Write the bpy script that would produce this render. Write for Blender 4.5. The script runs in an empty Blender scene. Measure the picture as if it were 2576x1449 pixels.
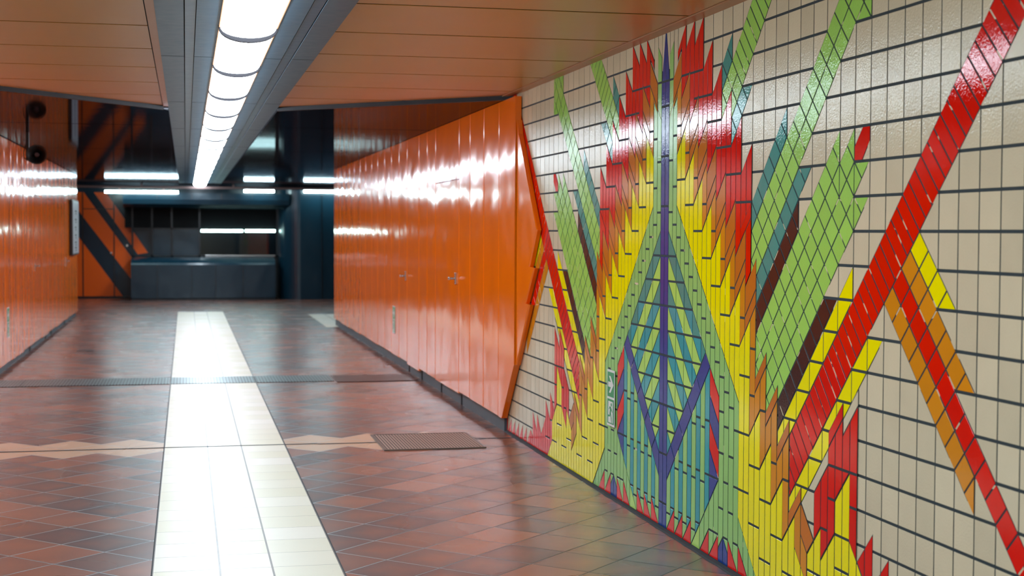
import bpy, bmesh, math, random
from mathutils import Vector, Matrix
random.seed(7)
C = bpy.context.scene.collection
sc = bpy.context.scene
PI = math.pi

# ---------------------------------------------------------------- materials
def L(r, g, b):
    f = lambda v: (v/255/12.92) if v/255 <= .04045 else ((v/255+.055)/1.055)**2.4
    return (f(r), f(g), f(b), 1)

class NT:
    def __init__(s, name):
        s.m = bpy.data.materials.new(name); s.m.use_nodes = True
        s.t = s.m.node_tree; s.t.nodes.clear()
        s.out = s.t.nodes.new('ShaderNodeOutputMaterial')
    def n(s, ty, ins=None, **kw):
        o = s.t.nodes.new(ty)
        for k, v in kw.items(): setattr(o, k, v)
        for k, v in (ins or {}).items(): s.put(o.inputs[k], v)
        return o
    def put(s, sock, v):
        if isinstance(v, bpy.types.NodeSocket): s.t.links.new(v, sock)
        elif isinstance(v, bpy.types.Node): s.t.links.new(v.outputs[0], sock)
        else: sock.default_value = v
    def M(s, op, a, b=None, c=None):
        o = s.t.nodes.new('ShaderNodeMath'); o.operation = op
        for i, v in enumerate((a, b, c)):
            if v is not None: s.put(o.inputs[i], v)
        return o.outputs[0]
    def mix(s, f, a, b, blend='MIX'):
        o = s.t.nodes.new('ShaderNodeMix'); o.data_type = 'RGBA'; o.blend_type = blend
        s.put(o.inputs[0], f); s.put(o.inputs[6], a); s.put(o.inputs[7], b)
        return o.outputs[2]
    def bsdf(s, **kw):
        p = s.n('ShaderNodeBsdfPrincipled')
        for k, v in kw.items(): s.put(p.inputs[k.replace('_', ' ')], v)
        s.t.links.new(p.outputs[0], s.out.inputs[0]); return p

def glaze(name, col, rough=.09, var=.12, bump=.10, spec=.24, scale=130, coat=0.0):
    n = NT(name)
    at = n.n('ShaderNodeAttribute', attribute_name='tint', attribute_type='GEOMETRY')
    tc = n.n('ShaderNodeNewGeometry')
    no = n.n('ShaderNodeTexNoise', {'Vector': tc.outputs['Position'], 'Scale': scale, 'Detail': 2.0})
    cl = n.n('ShaderNodeTexNoise', {'Vector': tc.outputs['Position'], 'Scale': 9.0, 'Detail': 3.0})
    k = n.M('ADD', n.M('MULTIPLY', at.outputs['Fac'], var), n.M('MULTIPLY', n.M('SUBTRACT', cl.outputs[0], .5), var*.8))
    k = n.M('ADD', k, 1-var*.5)
    c = n.n('ShaderNodeVectorMath', {0: col[:3], 1: n.n('ShaderNodeCombineXYZ', {0: k, 1: k, 2: k})}, operation='MULTIPLY')
    b = n.n('ShaderNodeBump', {'Strength': bump, 'Distance': .004, 'Height': no.outputs[0]})
    n.bsdf(Base_Color=c.outputs[0], Roughness=rough, Specular_IOR_Level=spec, Normal=b.outputs[0], Coat_Weight=coat)
    return n.m

def paint(name, col, rough=.3, metal=0, spec=.5, noise=.06, bump=0.0, scale=6, wob=0.0, coat=0.0):
    n = NT(name)
    g = n.n('ShaderNodeNewGeometry')
    no = n.n('ShaderNodeTexNoise', {'Vector': g.outputs['Position'], 'Scale': float(scale), 'Detail': 4.0})
    k = n.M('ADD', 1-noise*.5, n.M('MULTIPLY', no.outputs[0], noise))
    c = n.n('ShaderNodeVectorMath', {0: col[:3], 1: n.n('ShaderNodeCombineXYZ', {0: k, 1: k, 2: k})}, operation='MULTIPLY')
    r = n.M('ADD', rough*.85, n.M('MULTIPLY', no.outputs[0], rough*.3))
    p = n.bsdf(Base_Color=c.outputs[0], Roughness=r, Metallic=metal, Specular_IOR_Level=spec, Coat_Weight=coat)
    if bump:
        n2 = n.n('ShaderNodeTexNoise', {'Vector': g.outputs['Position'], 'Scale': 2.2, 'Detail': 1.0})
        hh = n.M('ADD', n.M('MULTIPLY', no.outputs[0], .15), n.M('MULTIPLY', n2.outputs[0], 1+wob))
        b = n.n('ShaderNodeBump', {'Strength': 1.0, 'Distance': bump, 'Height': hh})
        n.put(p.inputs['Normal'], b.outputs[0])
    return n.m

def emit(name, col, s):
    n = NT(name); e = n.n('ShaderNodeEmission', {'Color': col, 'Strength': float(s)})
    n.t.links.new(e.outputs[0], n.out.inputs[0]); return n.m

MT = {
 'C': glaze('glazed_cream', L(212, 200, 170), .12, .14, .22),
 'R': glaze('glazed_red', L(226, 12, 2), .05, .10, .08),
 'Y': glaze('glazed_yellow', L(250, 236, 0), .06, .05, .05),
 'O': glaze('glazed_ochre', L(216, 138, 26), .06, .12, .06),
 'B': glaze('glazed_brown_orange', L(200, 112, 36), .06, .12, .06),
 'G': glaze('glazed_leaf_green', L(156, 212, 96), .07, .10, .20),
 'S': glaze('glazed_pale_green', L(146, 200, 112), .12, .08, .18),
 'l': glaze('glazed_lime', L(176, 220, 104), .12, .08, .1),
 'T': glaze('glazed_sea_green', L(48, 146, 138), .10, .14, .12),
 'U': glaze('glazed_turquoise', L(8, 156, 166), .10, .12, .08),
 'N': glaze('glazed_navy', L(0, 58, 142), .06, .10, .16),
 'D': glaze('glazed_dark_brown', L(50, 32, 34), .14, .10, .1),
 'J': paint('grout', L(40, 52, 58), .8, noise=.2, scale=60),
}
m_orange = paint('orange_enamel', L(253, 121, 6), .12, noise=.05, bump=.004, scale=1.5, wob=1, spec=.6)
m_plinth = paint('plinth_grey', L(72, 84, 92), .5, noise=.3, scale=20)
m_black = paint('black_gap', L(10, 10, 12), .7)
m_beam = paint('beam_blue_grey', L(52, 84, 104), .42, noise=.12, scale=14)
m_beam2 = paint('beam_blue_grey_strip', L(42, 74, 96), .35, noise=.1, scale=14)
m_blackmetal = paint('speaker_black', L(14, 12, 14), .45)
m_blue = paint('blue_enamel', L(18, 46, 60), .22, noise=.1, bump=.01, scale=2)
m_bluedark = paint('dark_blue', L(6, 16, 24), .3, noise=.1)
m_far_orange = paint('orange_paint', L(244, 92, 4), .3, noise=.04)
m_white = paint('white_plastic', L(225, 228, 225), .35, noise=.02)
m_green = paint('sign_green', L(0, 148, 92), .35, noise=.02)
m_metal = paint('handle_metal', L(190, 190, 190), .25, metal=.9)
m_rail = paint('lamp_rail', L(120, 96, 92), .5)
m_floorgrout = paint('curb_dark', L(52, 56, 60), .85, noise=.4, scale=90, bump=.004)
m_case = paint('case_grey', L(186, 190, 196), .3)
m_ink = paint('ink', L(50, 52, 60), .6)
m_diff = emit('diffuser_glow', (.75, .895, 1.0, 1), 20.0)
m_tube = emit('tube_glow', (.66, .97, 1.0, 1), 36.0)
m_tube2 = emit('kiosk_tube_glow', (.62, 1.0, .94, 1), 12.0)
m_ring = paint('joint_ring', L(30, 26, 30), .6, spec=.2)
m_wood = paint('ceiling_sand', L(192, 140, 76), .33, noise=.10, scale=3, bump=.001)
m_woodtrim = paint('ceiling_trim_sand', L(176, 122, 78), .4, noise=.08)
m_plain = paint('plain_wall', L(196, 190, 168), .3)
m_glass = None

# glossy dark slatted ceiling
n = NT('dark_slats')
g = n.n('ShaderNodeNewGeometry'); xyz = n.n('ShaderNodeSeparateXYZ', {0: g.outputs['Position']})
fy = n.M('FRACT', n.M('DIVIDE', xyz.outputs[1], .085))
tri = n.M('ABSOLUTE', n.M('SUBTRACT', fy, .5))
gap = n.M('GREATER_THAN', tri, .46)
fy2 = n.M('FRACT', n.M('DIVIDE', n.M('SUBTRACT', xyz.outputs[1], 14.0), 4.2))
gap2 = n.M('LESS_THAN', fy2, .012)
gg = n.M('MAXIMUM', n.M('MULTIPLY', gap, .6), gap2)
col = n.mix(gg, L(22, 20, 24), L(2, 2, 3))
nz = n.n('ShaderNodeTexNoise', {'Vector': n.n('ShaderNodeVectorMath', {0: g.outputs['Position'], 1: (1.2, 5.0, 1)}, operation='MULTIPLY').outputs[0], 'Scale': 1.0, 'Detail': 2.0})
bmp = n.n('ShaderNodeBump', {'Strength': 1.0, 'Distance': .0004, 'Height': n.M('ADD', nz.outputs[0], n.M('MULTIPLY', tri, .35))})
gl = n.n('ShaderNodeBsdfGlossy', {'Color': n.mix(gg, (.27, .27, .30, 1), (.02, .02, .02, 1)), 'Roughness': .04, 'Normal': bmp.outputs[0]})
df = n.n('ShaderNodeBsdfDiffuse', {'Color': col})
ad = n.n('ShaderNodeAddShader', {0: gl, 1: df}); n.t.links.new(ad.outputs[0], n.out.inputs[0])
m_dark = n.m

# terracotta floor, square tiles laid diagonally
def floor_mat():
    n = NT('terracotta_tiles')
    g = n.n('ShaderNodeNewGeometry'); xyz = n.n('ShaderNodeSeparateXYZ', {0: g.outputs['Position']})
    X = n.M('SUBTRACT', xyz.outputs[0], 1.098); Y = n.M('SUBTRACT', xyz.outputs[1], 6.841)
    u = n.M('DIVIDE', n.M('ADD', X, Y), .421); v = n.M('DIVIDE', n.M('SUBTRACT', X, Y), .421)
    fu, fv = n.M('FLOOR', u), n.M('FLOOR', v)
    du = n.M('ABSOLUTE', n.M('SUBTRACT', n.M('SUBTRACT', u, fu), .5))
    dv = n.M('ABSOLUTE', n.M('SUBTRACT', n.M('SUBTRACT', v, fv), .5))
    e = n.M('MAXIMUM', du, dv)
    j = n.n('ShaderNodeMapRange', {0: e, 1: .4855, 2: .4905, 3: 0.0, 4: 1.0}).outputs[0]
    cell = n.n('ShaderNodeCombineXYZ', {0: fu, 1: fv, 2: 0.0})
    wn = n.n('ShaderNodeTexWhiteNoise', {0: cell.outputs[0]}, noise_dimensions='2D')
    ramp = n.n('ShaderNodeValToRGB'); n.put(ramp.inputs[0], wn.outputs[0])
    cr = ramp.color_ramp; cr.elements[0].color = L(84, 56, 54); cr.elements[1].color = L(176, 96, 60)
    for p, c in ((.25, L(66, 52, 58)), (.5, L(120, 72, 56)), (.8, L(150, 84, 56))):
        q = cr.elements.new(p); q.color = c
    nz = n.n('ShaderNodeTexNoise', {'Vector': g.outputs['Position'], 'Scale': 3.4, 'Detail': 2.0, 'Roughness': .5})
    nf = n.n('ShaderNodeTexNoise', {'Vector': g.outputs['Position'], 'Scale': 70.0, 'Detail': 2.0})
    # flashed tile faces: lighter, warmer middle
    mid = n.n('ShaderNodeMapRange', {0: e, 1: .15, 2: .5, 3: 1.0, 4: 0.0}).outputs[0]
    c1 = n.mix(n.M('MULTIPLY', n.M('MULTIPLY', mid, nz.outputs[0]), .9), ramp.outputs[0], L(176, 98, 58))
    c1 = n.mix(n.M('MULTIPLY', n.M('SUBTRACT', 1.0, nz.outputs[0]), .5), c1, L(80, 66, 66))
    cy = n.M('MULTIPLY', n.M('SUBTRACT', fu, fv), .2105)
    cream = n.M('LESS_THAN', n.M('ABSOLUTE', n.M('SUBTRACT', cy, 3.58)), .3)
    side = n.M('LESS_THAN', xyz.outputs[0], 2.0)
    cream = n.M('MULTIPLY', cream, side)
    c1 = n.mix(cream, c1, L(226, 184, 150))
    lj = n.n('ShaderNodeMapRange', {0: xyz.outputs[0], 1: .8, 2: 1.7, 3: 0.0, 4: 1.0}).outputs[0]  # paler joints to the left: lamp gloss painted into the joint colour
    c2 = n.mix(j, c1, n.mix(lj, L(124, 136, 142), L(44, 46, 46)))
    hh = n.M('ADD', n.M('MULTIPLY', j, -1.0), n.M('ADD', n.M('MULTIPLY', nf.outputs[0], .05), n.M('MULTIPLY', wn.outputs[0], .0)))
    b = n.n('ShaderNodeBump', {'Strength': .7, 'Distance': .0016, 'Height': hh})
    # per tile lean
    nn = n.n('ShaderNodeVectorMath', {0: wn.outputs[1], 1: (.5, .5, .5)}, operation='SUBTRACT')
    ns = n.n('ShaderNodeVectorMath', {0: nn.outputs[0], 1: (.012, .012, 0)}, operation='MULTIPLY')
    na = n.n('ShaderNodeVectorMath', {0: b.outputs[0], 1: ns.outputs[0]}, operation='ADD')
    nm = n.n('ShaderNodeVectorMath', {0: na.outputs[0]}, operation='NORMALIZE')
    ns_ = n.n('ShaderNodeTexNoise', {'Vector': g.outputs['Position'], 'Scale': 2.0, 'Detail': 0.0})
    r = n.M('ADD', .23, n.M('MULTIPLY', ns_.outputs[0], .07))
    c2 = n.mix(1.0, c2, (.80, .80, .80, 1), 'MULTIPLY')
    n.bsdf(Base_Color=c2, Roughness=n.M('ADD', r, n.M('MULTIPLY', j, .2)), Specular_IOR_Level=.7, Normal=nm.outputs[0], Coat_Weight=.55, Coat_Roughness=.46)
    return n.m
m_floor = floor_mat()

def cream_mat():
    n = NT('cream_tiles')
    at = n.n('ShaderNodeAttribute', attribute_name='tint', attribute_type='GEOMETRY')
    g = n.n('ShaderNodeNewGeometry')
    nz = n.n('ShaderNodeTexNoise', {'Vector': g.outputs['Position'], 'Scale': 5.0, 'Detail': 4.0})
    sp = n.n('ShaderNodeTexVoronoi', {'Vector': g.outputs['Position'], 'Scale': 9.0})
    spot = n.M('LESS_THAN', sp.outputs['Distance'], .03)
    c = n.mix(at.outputs['Fac'], L(218, 208, 180), L(232, 222, 208))
    c = n.mix(n.M('MULTIPLY', nz.outputs[0], .12), c, L(180, 180, 170))
    c = n.mix(n.M('MULTIPLY', spot, .35), c, L(90, 84, 80))
    n.bsdf(Base_Color=c, Roughness=n.M('ADD', .33, n.M('MULTIPLY', nz.outputs[0], .10)), Specular_IOR_Level=.95)
    return n.m
m_cream = cream_mat()

def ribbed(name, col, axis, pitch, metal=.6, rough=.35):
    n = NT(name)
    g = n.n('ShaderNodeNewGeometry'); xyz = n.n('ShaderNodeSeparateXYZ', {0: g.outputs['Position']})
    f = n.M('FRACT', n.M('DIVIDE', xyz.outputs[axis], pitch))
    t = n.M('ABSOLUTE', n.M('SUBTRACT', f, .5))
    gp = n.M('GREATER_THAN', t, .30)
    c = n.mix(gp, col, L(30, 32, 34))
    b = n.n('ShaderNodeBump', {'Strength': 1.0, 'Distance': .004, 'Height': n.M('MULTIPLY', gp, -1.0)})
    n.bsdf(Base_Color=c, Roughness=rough, Metallic=metal, Normal=b.outputs[0]); return n.m
m_grate = ribbed('grating_steel', L(124, 138, 140), 0, .03, .3)
m_mat = ribbed('grating_mat', L(176, 150, 136), 0, .021, .3, .5)
m_cover = paint('drain_cover', L(84, 68, 66), .4, metal=.3)
m_gratetrim = paint('grate_frame', L(120, 110, 104), .4, metal=.5)

# ---------------------------------------------------------------- helpers
def link(name, bm, mats, parent=None, smooth=False):
    me = bpy.data.meshes.new(name)
    bm.normal_update(); bm.to_mesh(me); bm.free()
    for m in (mats if isinstance(mats, (list, tuple)) else [mats]): me.materials.append(m)
    if smooth:
        for p in me.polygons: p.use_smooth = True
    o = bpy.data.objects.new(name, me); C.objects.link(o)
    if parent: o.parent = parent
    return o
def box(bm, x0, x1, y0, y1, z0, z1, mi=0, bev=0):
    vs = [bm.verts.new((x, y, z)) for x in (x0, x1) for y in (y0, y1) for z in (z0, z1)]
    fs = []
    for q in ((0, 1, 3, 2), (4, 6, 7, 5), (0, 4, 5, 1), (2, 3, 7, 6), (0, 2, 6, 4), (1, 5, 7, 3)):
        f = bm.faces.new([vs[i] for i in q]); f.material_index = mi; fs.append(f)
    if bev:
        ed = list({e for f in fs for e in f.edges})
        r = bmesh.ops.bevel(bm, geom=ed, offset=bev, segments=2, affect='EDGES', profile=.6, clamp_overlap=True)
        for f in r['faces']: f.material_index = mi
def prism(bm, pts, axis, d0, d1, mi=0):
    """pts: 2D list; axis 'x': (y,z) extruded in x; 'y': (x,z); 'z': (x,y)"""
    def P(p, d): return {'x': (d, p[0], p[1]), 'y': (p[0], d, p[1]), 'z': (p[0], p[1], d)}[axis]
    a = [bm.verts.new(P(p, d0)) for p in pts]; b = [bm.verts.new(P(p, d1)) for p in pts]
    k = len(pts)
    f = bm.faces.new(a[::-1]); f.material_index = mi
    f = bm.faces.new(b); f.material_index = mi
    for i in range(k):
        f = bm.faces.new((a[i], a[(i+1) % k], b[(i+1) % k], b[i])); f.material_index = mi
    return a, b
def cyl(bm, c, r0, r1, d, h0, h1, n=24, mi=0, cap=True):
    """frustum around axis index d through c from h0 to h1"""
    o = [i for i in range(3) if i != d]
    def ring(r, h):
        vs = []
        for i in range(n):
            t = 2*PI*i/n; p = [0, 0, 0]; p[d] = c[d]+h; p[o[0]] = c[o[0]]+r*math.cos(t); p[o[1]] = c[o[1]]+r*math.sin(t)
            vs.append(bm.verts.new(p))
        return vs
    a, b = ring(r0, h0), ring(r1, h1)
    for i in range(n):
        f = bm.faces.new((a[i], a[(i+1) % n], b[(i+1) % n], b[i])); f.material_index = mi; f.smooth = True
    if cap:
        bm.faces.new(a[::-1]).material_index = mi; bm.faces.new(b).material_index = mi
def tube(bm, pts, r, n=8):
    prev = None
    for i, p in enumerate(pts):
        p = Vector(p); a = Vector(pts[max(i-1, 0)]); b = Vector(pts[min(i+1, len(pts)-1)])
        t = (b-a).normalized(); s = t.orthogonal().normalized() if prev is None else (prev - prev.dot(t)*t).normalized()
        prev = s; w = t.cross(s)
        ring = [bm.verts.new(p + r*(math.cos(2*PI*k/n)*s + math.sin(2*PI*k/n)*w)) for k in range(n)]
        if i:
            for k in range(n): bm.faces.new((last[k], last[(k+1) % n], ring[(k+1) % n], ring[k]))
        last = ring
def struct(o): o['kind'] = 'structure'; return o
def tag(o, label, cat, group=None):
    o['label'] = label; o['category'] = cat
    if group: o['group'] = group
    return o
def empty(name, loc, label=None, cat=None, group=None):
    o = bpy.data.objects.new(name, None); o.location = loc; C.objects.link(o); o.empty_display_size = .1
    if label: tag(o, label, cat, group)
    return o
def put(o, parent):
    # meshes are built in room coordinates; only the thing's own base carries an offset
    o.parent = parent; o.location = -Vector(parent.location) if parent.parent is None else (0, 0, 0); return o
def fixn(bm): bmesh.ops.recalc_face_normals(bm, faces=bm.faces)

WX = 2.354        # tiled wall plane
# ================================================================ MOSAIC (design units: a across from the central pole, b up)
def WY(a): return 7.07-(a+.08)*.1225 if a >= 0 else 7.07-(a*1.014+.08)*.1225
def WZ(b): return (b+.05)*.125
def clip(poly, A, B, Cc):
    """keep A*a+B*b<=C"""
    out = []
    for i in range(len(poly)):
        p, q = poly[i], poly[(i+1) % len(poly)]
        dp, dq = A*p[0]+B*p[1]-Cc, A*q[0]+B*q[1]-Cc
        if dp <= 1e-9: out.append(p)
        if (dp < -1e-9 and dq > 1e-9) or (dp > 1e-9 and dq < -1e-9):
            t = dp/(dp-dq); out.append((p[0]+t*(q[0]-p[0]), p[1]+t*(q[1]-p[1])))
    return out
def area(p): return .5*sum(p[i][0]*p[(i+1) % len(p)][1]-p[(i+1) % len(p)][0]*p[i][1] for i in range(len(p)))
FAM = {'V': (1, 0, 1, .5), 'W': (1, 0, .5, 0), 'H': (0, 1, 1, 0), 'P': (1, 1, 1, .5), 'M': (1, -1, 1, .5), 'Q': (1, 1, 2, .5), 'X': (1, 1, 2/3, .5+1/3)}
def split(poly, fams):
    ps = [poly]
    for f in fams:
        A, B, st, of = FAM[f]; nx = []
        for p in ps:
            v = [A*x+B*y for x, y in p]; k0 = math.floor((min(v)-of)/st); k1 = math.ceil((max(v)-of)/st)
            for k in range(k0, k1):
                q = clip(p, -A, -B, -(of+k*st))
                if len(q) > 2: q = clip(q, A, B, of+(k+1)*st)
                if len(q) > 2 and abs(area(q)) > 2e-3: nx.append(q)
        ps = nx
    return ps
TILES = []     # (polygon, material, layer, motif)
def reg(poly, fams, mat, motif, ly=1):
    for p in split(poly, fams): TILES.append((p, mat, ly, motif))
def strip(mat, a0, top, bot, js, motif, ly=1, w=.5):
    p = [(a0, bot[0]), (a0+w, bot[1]), (a0+w, top[1]), (a0, top[0])]
    cuts = sorted(js); rest = p
    for j in cuts:
        lo = clip(rest, 0, 1, j); hi = clip(rest, 0, -1, -j)
        if len(lo) > 2 and abs(area(lo)) > 1e-3: TILES.append((lo, mat, ly, motif))
        rest = hi
        if len(rest) < 3: return
    if abs(area(rest)) > 1e-3: TILES.append((rest, mat, ly, motif))
def one(mat, pts, motif, ly=1): TILES.append((pts, mat, ly, motif))

# cream field
reg([(1.5, 0), (62.5, 0), (62.5, 20), (1.5, 20)], 'VH', 'C', 'cream_tile_field', 0)
for a0 in (.5, 1.0): strip('C', a0, (20, 20), (16.4, 16.4), [], 'cream_tile_field', 0)
one('C', [(0.0, 18.4), (.5, 18.4), (.5, 20), (0, 20)], 'cream_tile_field', 0)
# pole
PO = 'navy_pole'
one('N', [(0, 18), (.47, 18), (.40, 18.5), (.06, 20), (0, 20)], PO)
for b0, b1 in ((17, 18), (15, 17), (13, 15), (11, 13), (9, 11), (7, 9), (5, 7), (3, 5), (1, 3), (0, 1)):
    one('N', [(0, b0), (.5, b0), (.5, b1), (0, b1)], PO)
# pale green border strips
GB = 'green_brick_border'
strip('S', .5, (19, 19.5), (16.5, 17), [18], GB)
strip('S', .5, (16.5, 17), (12, 11.5), [14.8, 12.75], GB)
strip('S', 1.0, (16.8, 17.3), (11.5, 11), [15.75, 13.75, 12.25], GB)
for k in range(3, 13):
    a0 = k*.5; strip('S', a0, (14.5-a0, 14-a0), (12.5-a0, 12-a0), [13.25-a0], GB)
strip('S', 6.5, (8, 7.5), (.5, 1), [6.75, 5.5, 4, 2], GB)
strip('S', 7.0, (7.5, 7), (1, .5), [6.25, 5, 3, 1], GB)
strip('S', 7.5, (7, 6.5), (1, .5), [5.75, 4, 2], GB)
strip('S', 8.0, (6.5, 6), (.5, 0), [5, 3, 1], GB)
strip('S', 8.5, (2, 1.5), (1, .5), [], GB); strip('S', 9.0, (1.5, 1), (.5, 0), [], GB)
strip('S', 9.5, (1, .5), (0, 0), [], GB); strip('S', 10.0, (.5, 0), (0, 0), [], GB)
one('l', [(3.5, 0), (4.5, 0), (4.5, 1)], GB)
strip('S', 4.5, (1, 1.5), (0, .5), [], GB); strip('S', 5.0, (1.5, 2), (.5, 1), [], GB)
strip('S', 5.5, (2, 2.5), (0, .5), [1], GB); strip('S', 6.0, (2.5, 3), (.5, 1), [1], GB)
# body strips
BS = 'striped_body'
bots = {.5: (0, .5), 1: (.5, 1), 1.5: (0, .5), 2: (.5, 1), 2.5: (0, .5), 3: (.5, 1), 3.5: (0, .5), 4: (.5, 1), 4.5: (1, 1.5), 5: (1.5, 2)}
jn = {.5: [.7], 1: [1], 1.5: [2.65, .7], 2: [3, 1], 2.5: [2.65, .7], 3: [3, 1], 3.5: [4.7, 2.65, .65], 4: [5, 3, 1], 4.5: [4.7, 2.65], 5: [5, 3]}
for i, a0 in enumerate(bots): strip('SU'[i % 2], a0, (a0+1.5, a0+2), bots[a0], jn[a0], BS)
SP = 'red_floor_spike'
for a0 in (.5, 1.5, 2.5, 4.5, 5.5): one('R', [(a0, 0), (a0+1, 0), (a0+1, 1)], SP+('#1' if a0 < 3 else '#2'))
for a0 in (7.5, 8.5): one('R', [(a0, 0), (a0+1, 0), (a0, 1)], SP+'#3')
one('N', [(6.5, 0), (7, 0), (7, 1), (6.5, .5)], 'navy_floor_tip'); one('N', [(7, 0), (7.5, 0), (7.5, .5), (7, 1)], 'navy_floor_tip')
# navy V and brackets
reg([(.5, 2), (.5, 3), (5, 7.5), (5.5, 7)][::-1], 'Q', 'N', 'navy_chevron')
BR = 'red_and_navy_bracket'
one('R', [(5.5, 6), (6.5, 5), (6.5, 6), (5.5, 7)], BR); one('N', [(5.5, 5), (6.5, 4), (6.5, 5), (5.5, 6)], BR)
one('R', [(5.5, 4), (6.5, 3), (6.5, 4), (5.5, 5)], BR); one('N', [(5.5, 3), (6.5, 3), (5.5, 4)], BR)
one('N', [(5.5, 2), (6.5, 3), (5.5, 3)], BR)
# triangle lattice of the diamond
for i in range(1, 6):
    for r in range(3, 12):
        a0 = i-.5
        for tri_, ll in (([(a0, r), (a0+1, r), (a0, r+1)], 1), ([(a0+1, r), (a0+1, r+1), (a0, r+1)], 0)):
            p = clip(tri_, 1, 1, 12.5)
            if len(p) > 2: p = clip(p, 1, -1, -2.5)
            if len(p) > 2 and abs(area(p)) > .01:
                g_ = ((i+r) % 2 == 1) == bool(ll)
                one('l' if g_ else ('T' if r >= 9 or (i+r) >= 12 else 'U'), p, 'triangle_lattice')
# yellow flames
YF = 'yellow_flame'
for s in (1.5, 2.5, 3.5, 4.5, 5.5, 6.5, 7.5):
    for h in (0, .5): strip('Y', s+h, (16.5-s+h, 17-s+h), (14.5-s-h, 14-s-h), [15.5-s], YF)
strip('Y', 8.5, (8, 8.5), (2, 1.5), [7, 5, 3], YF, 2); strip('Y', 9, (8.5, 9), (1.5, 1), [7, 5, 3], YF, 2)
for s, t, js, bt in ((9.5, 5, [4, 2], (1, .5, 0)), (10.5, 4, [3, 1], (0, 0, 0)), (11.5, 3, [2], (0, 0, 0)), (12.5, 2, [1], (0, 0, 0))):
    strip('Y', s, (t, t+.5), (bt[0], bt[1]), js, YF, 2); strip('Y', s+.5, (t+.5, t+1), (bt[1], bt[2]), js, YF, 2)
for a0, tp, js in ((13.5, (2, 1.5), []), (14, (1.5, 1), []), (14.5, (2, 2.5), [1.5]), (15, (2.5, 3), [1.5]), (15.5, (2, 2.5), [1]), (16, (2.5, 3), [1]),
                   (16.5, (3, 3), [2]), (17, (3, 3), [2]), (17.5, (3, 2.5), [1]), (18, (2.5, 2), [1]), (18.5, (1, .5), []), (19, (.5, 0), [])):
    strip('Y', a0, tp, (0, 0), js, YF, 2)
strip('Y', 16.5, (4, 4.5), (3, 3), [], YF, 2); strip('Y', 17, (4.5, 5), (3, 3), [], YF, 2)
# ochre and brown flames
OF = 'ochre_flame'
one('B', [(1, 17), (2, 18), (2, 19), (1, 18)], OF, 2)
strip('O', 1.5, (17.5, 18), (15, 15.5), [16.1], OF, 2)
one('O', [(1, 16.8), (1.5, 17.3), (1.5, 17.5), (1, 17)], OF, 2)
for q in range(2, 10):
    c_ = 17.5-2*q
    one('B', [(q, q+c_), (q+1, q+1+c_), (q+1, q+1.55+c_), (q, q+.55+c_)], OF, 2)
    one('B', [(q, q+.55+c_), (q+1, q+1.55+c_), (q+1, q+2.6+c_), (q, q+1.6+c_)], OF, 2)
    if q < 9: strip('O', q+.5, (q+.5+c_, q+1+c_), (q+c_-1.5, q+c_-1), [17-q], OF, 2)
strip('O', 9.5, (9, 9.5), (5, 5.5), [8, 6.4], OF, 2)
for a0, b0 in ((10, 6.5), (11, 5.5), (12, 4.5), (13, 2.5)):
    one('B', [(a0, b0), (a0+1, b0+1), (a0+1, b0+1.5), (a0, b0+.5)], OF, 3)
for a0, tp, bt, js in ((10, (6.5, 7), (5.5, 6), []), (10.5, (7, 7.5), (4, 4.5), [6]), (11, (5.5, 6), (4.5, 5), []), (11.5, (6, 6.5), (3, 3.5), [4.4]),
                       (12, (4.5, 5), (3.5, 4), []), (12.5, (5, 5.5), (2, 2.5), [4]), (13.5, (3, 3.5), (2, 1.5), []), (14, (2.5, 2), (1.5, 1), [])):
    strip('O', a0, tp, bt, js, OF, 3)
one('B', [(14, 2.5), (14.5, 2), (15, 2.5), (14, 3.5)], OF, 3)
# upper red flames
RF = 'red_flame'
jr = ((18, 2, 4.5), (17, 3.5, 5.5), (16, 5, 6.5), (15, 6, 7.5), (14, 7, 8.5), (13, 8, 9.5))
tops = {1.5: 19, 2.5: 19, 3.5: 19, 4.5: 18, 5.5: 17, 6.5: 16, 7.5: 15, 8.5: 14}
for s, t in tops.items():
    for h in (0, .5):
        a0 = s+h; q = math.floor(a0); off = 19.1-2*q
        strip('R', a0, (t+h, t+h+.5), (a0+off, a0+.5+off), [b for b, x0, x1 in jr if x0 <= a0 < x1 and b < t+h+.3], RF, 2)
strip('R', 9.0, (12, 12.5), (10.1, 10.6), [10.6], RF, 2)
one('R', [(8.5, 11.6), (9.5, 12.45), (9.5, 13), (8.5, 12.1)], RF, 3)
# lower red flames
for a0, tp, bt, js in ((16, (5.5, 6), (2.5, 3), [5, 4]), (16.5, (6, 6.5), (4, 4.5), [5]), (17, (6, 6.5), (4.5, 5), [5]), (17.5, (6.5, 7), (3, 2.5), [5, 4]),
                       (15, (4, 4.5), (2.5, 3), []), (15.5, (4.5, 5), (2, 2.5), [3])):
    strip('R', a0, tp, bt, js, 'lower_red_flame', 3)
one('R', [(16, 5.5), (17, 6.5), (17, 7), (16, 6)], 'lower_red_flame', 3)
for p in ([(14, 3.5), (14.5, 3), (15, 3), (15, 4), (14.5, 4)], [(14.5, 3), (15, 2.5), (15, 3)], [(14.5, 4), (15, 4), (16, 5), (16, 5.5)], [(17, 6), (18, 7), (18, 7.5), (17, 6.5)]):
    one('C', p, 'cream_tile_field', 2)
for a0, tp, bt, js in ((18, (2.5, 3), (2.5, 2), []), (18.5, (3, 3.5), (1, .5), [2]), (19, (2, 2.5), (.5, 0), [1]), (19.5, (2.5, 3), (0, 0), [1]), (20, (2, 1.5), (0, 0), []),
                       (20.5, (1.5, 1), (0, 0), []), (21, (1, 1.5), (0, 0), []), (21.5, (1.5, 2), (0, 0), []), (22, (1, 1.5), (0, 0), []), (22.5, (1.5, 2), (0, 0), []), (23, (.6, .9), (0, 0), [])):
    strip('R', a0, tp, bt, js, SP, 1)
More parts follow.
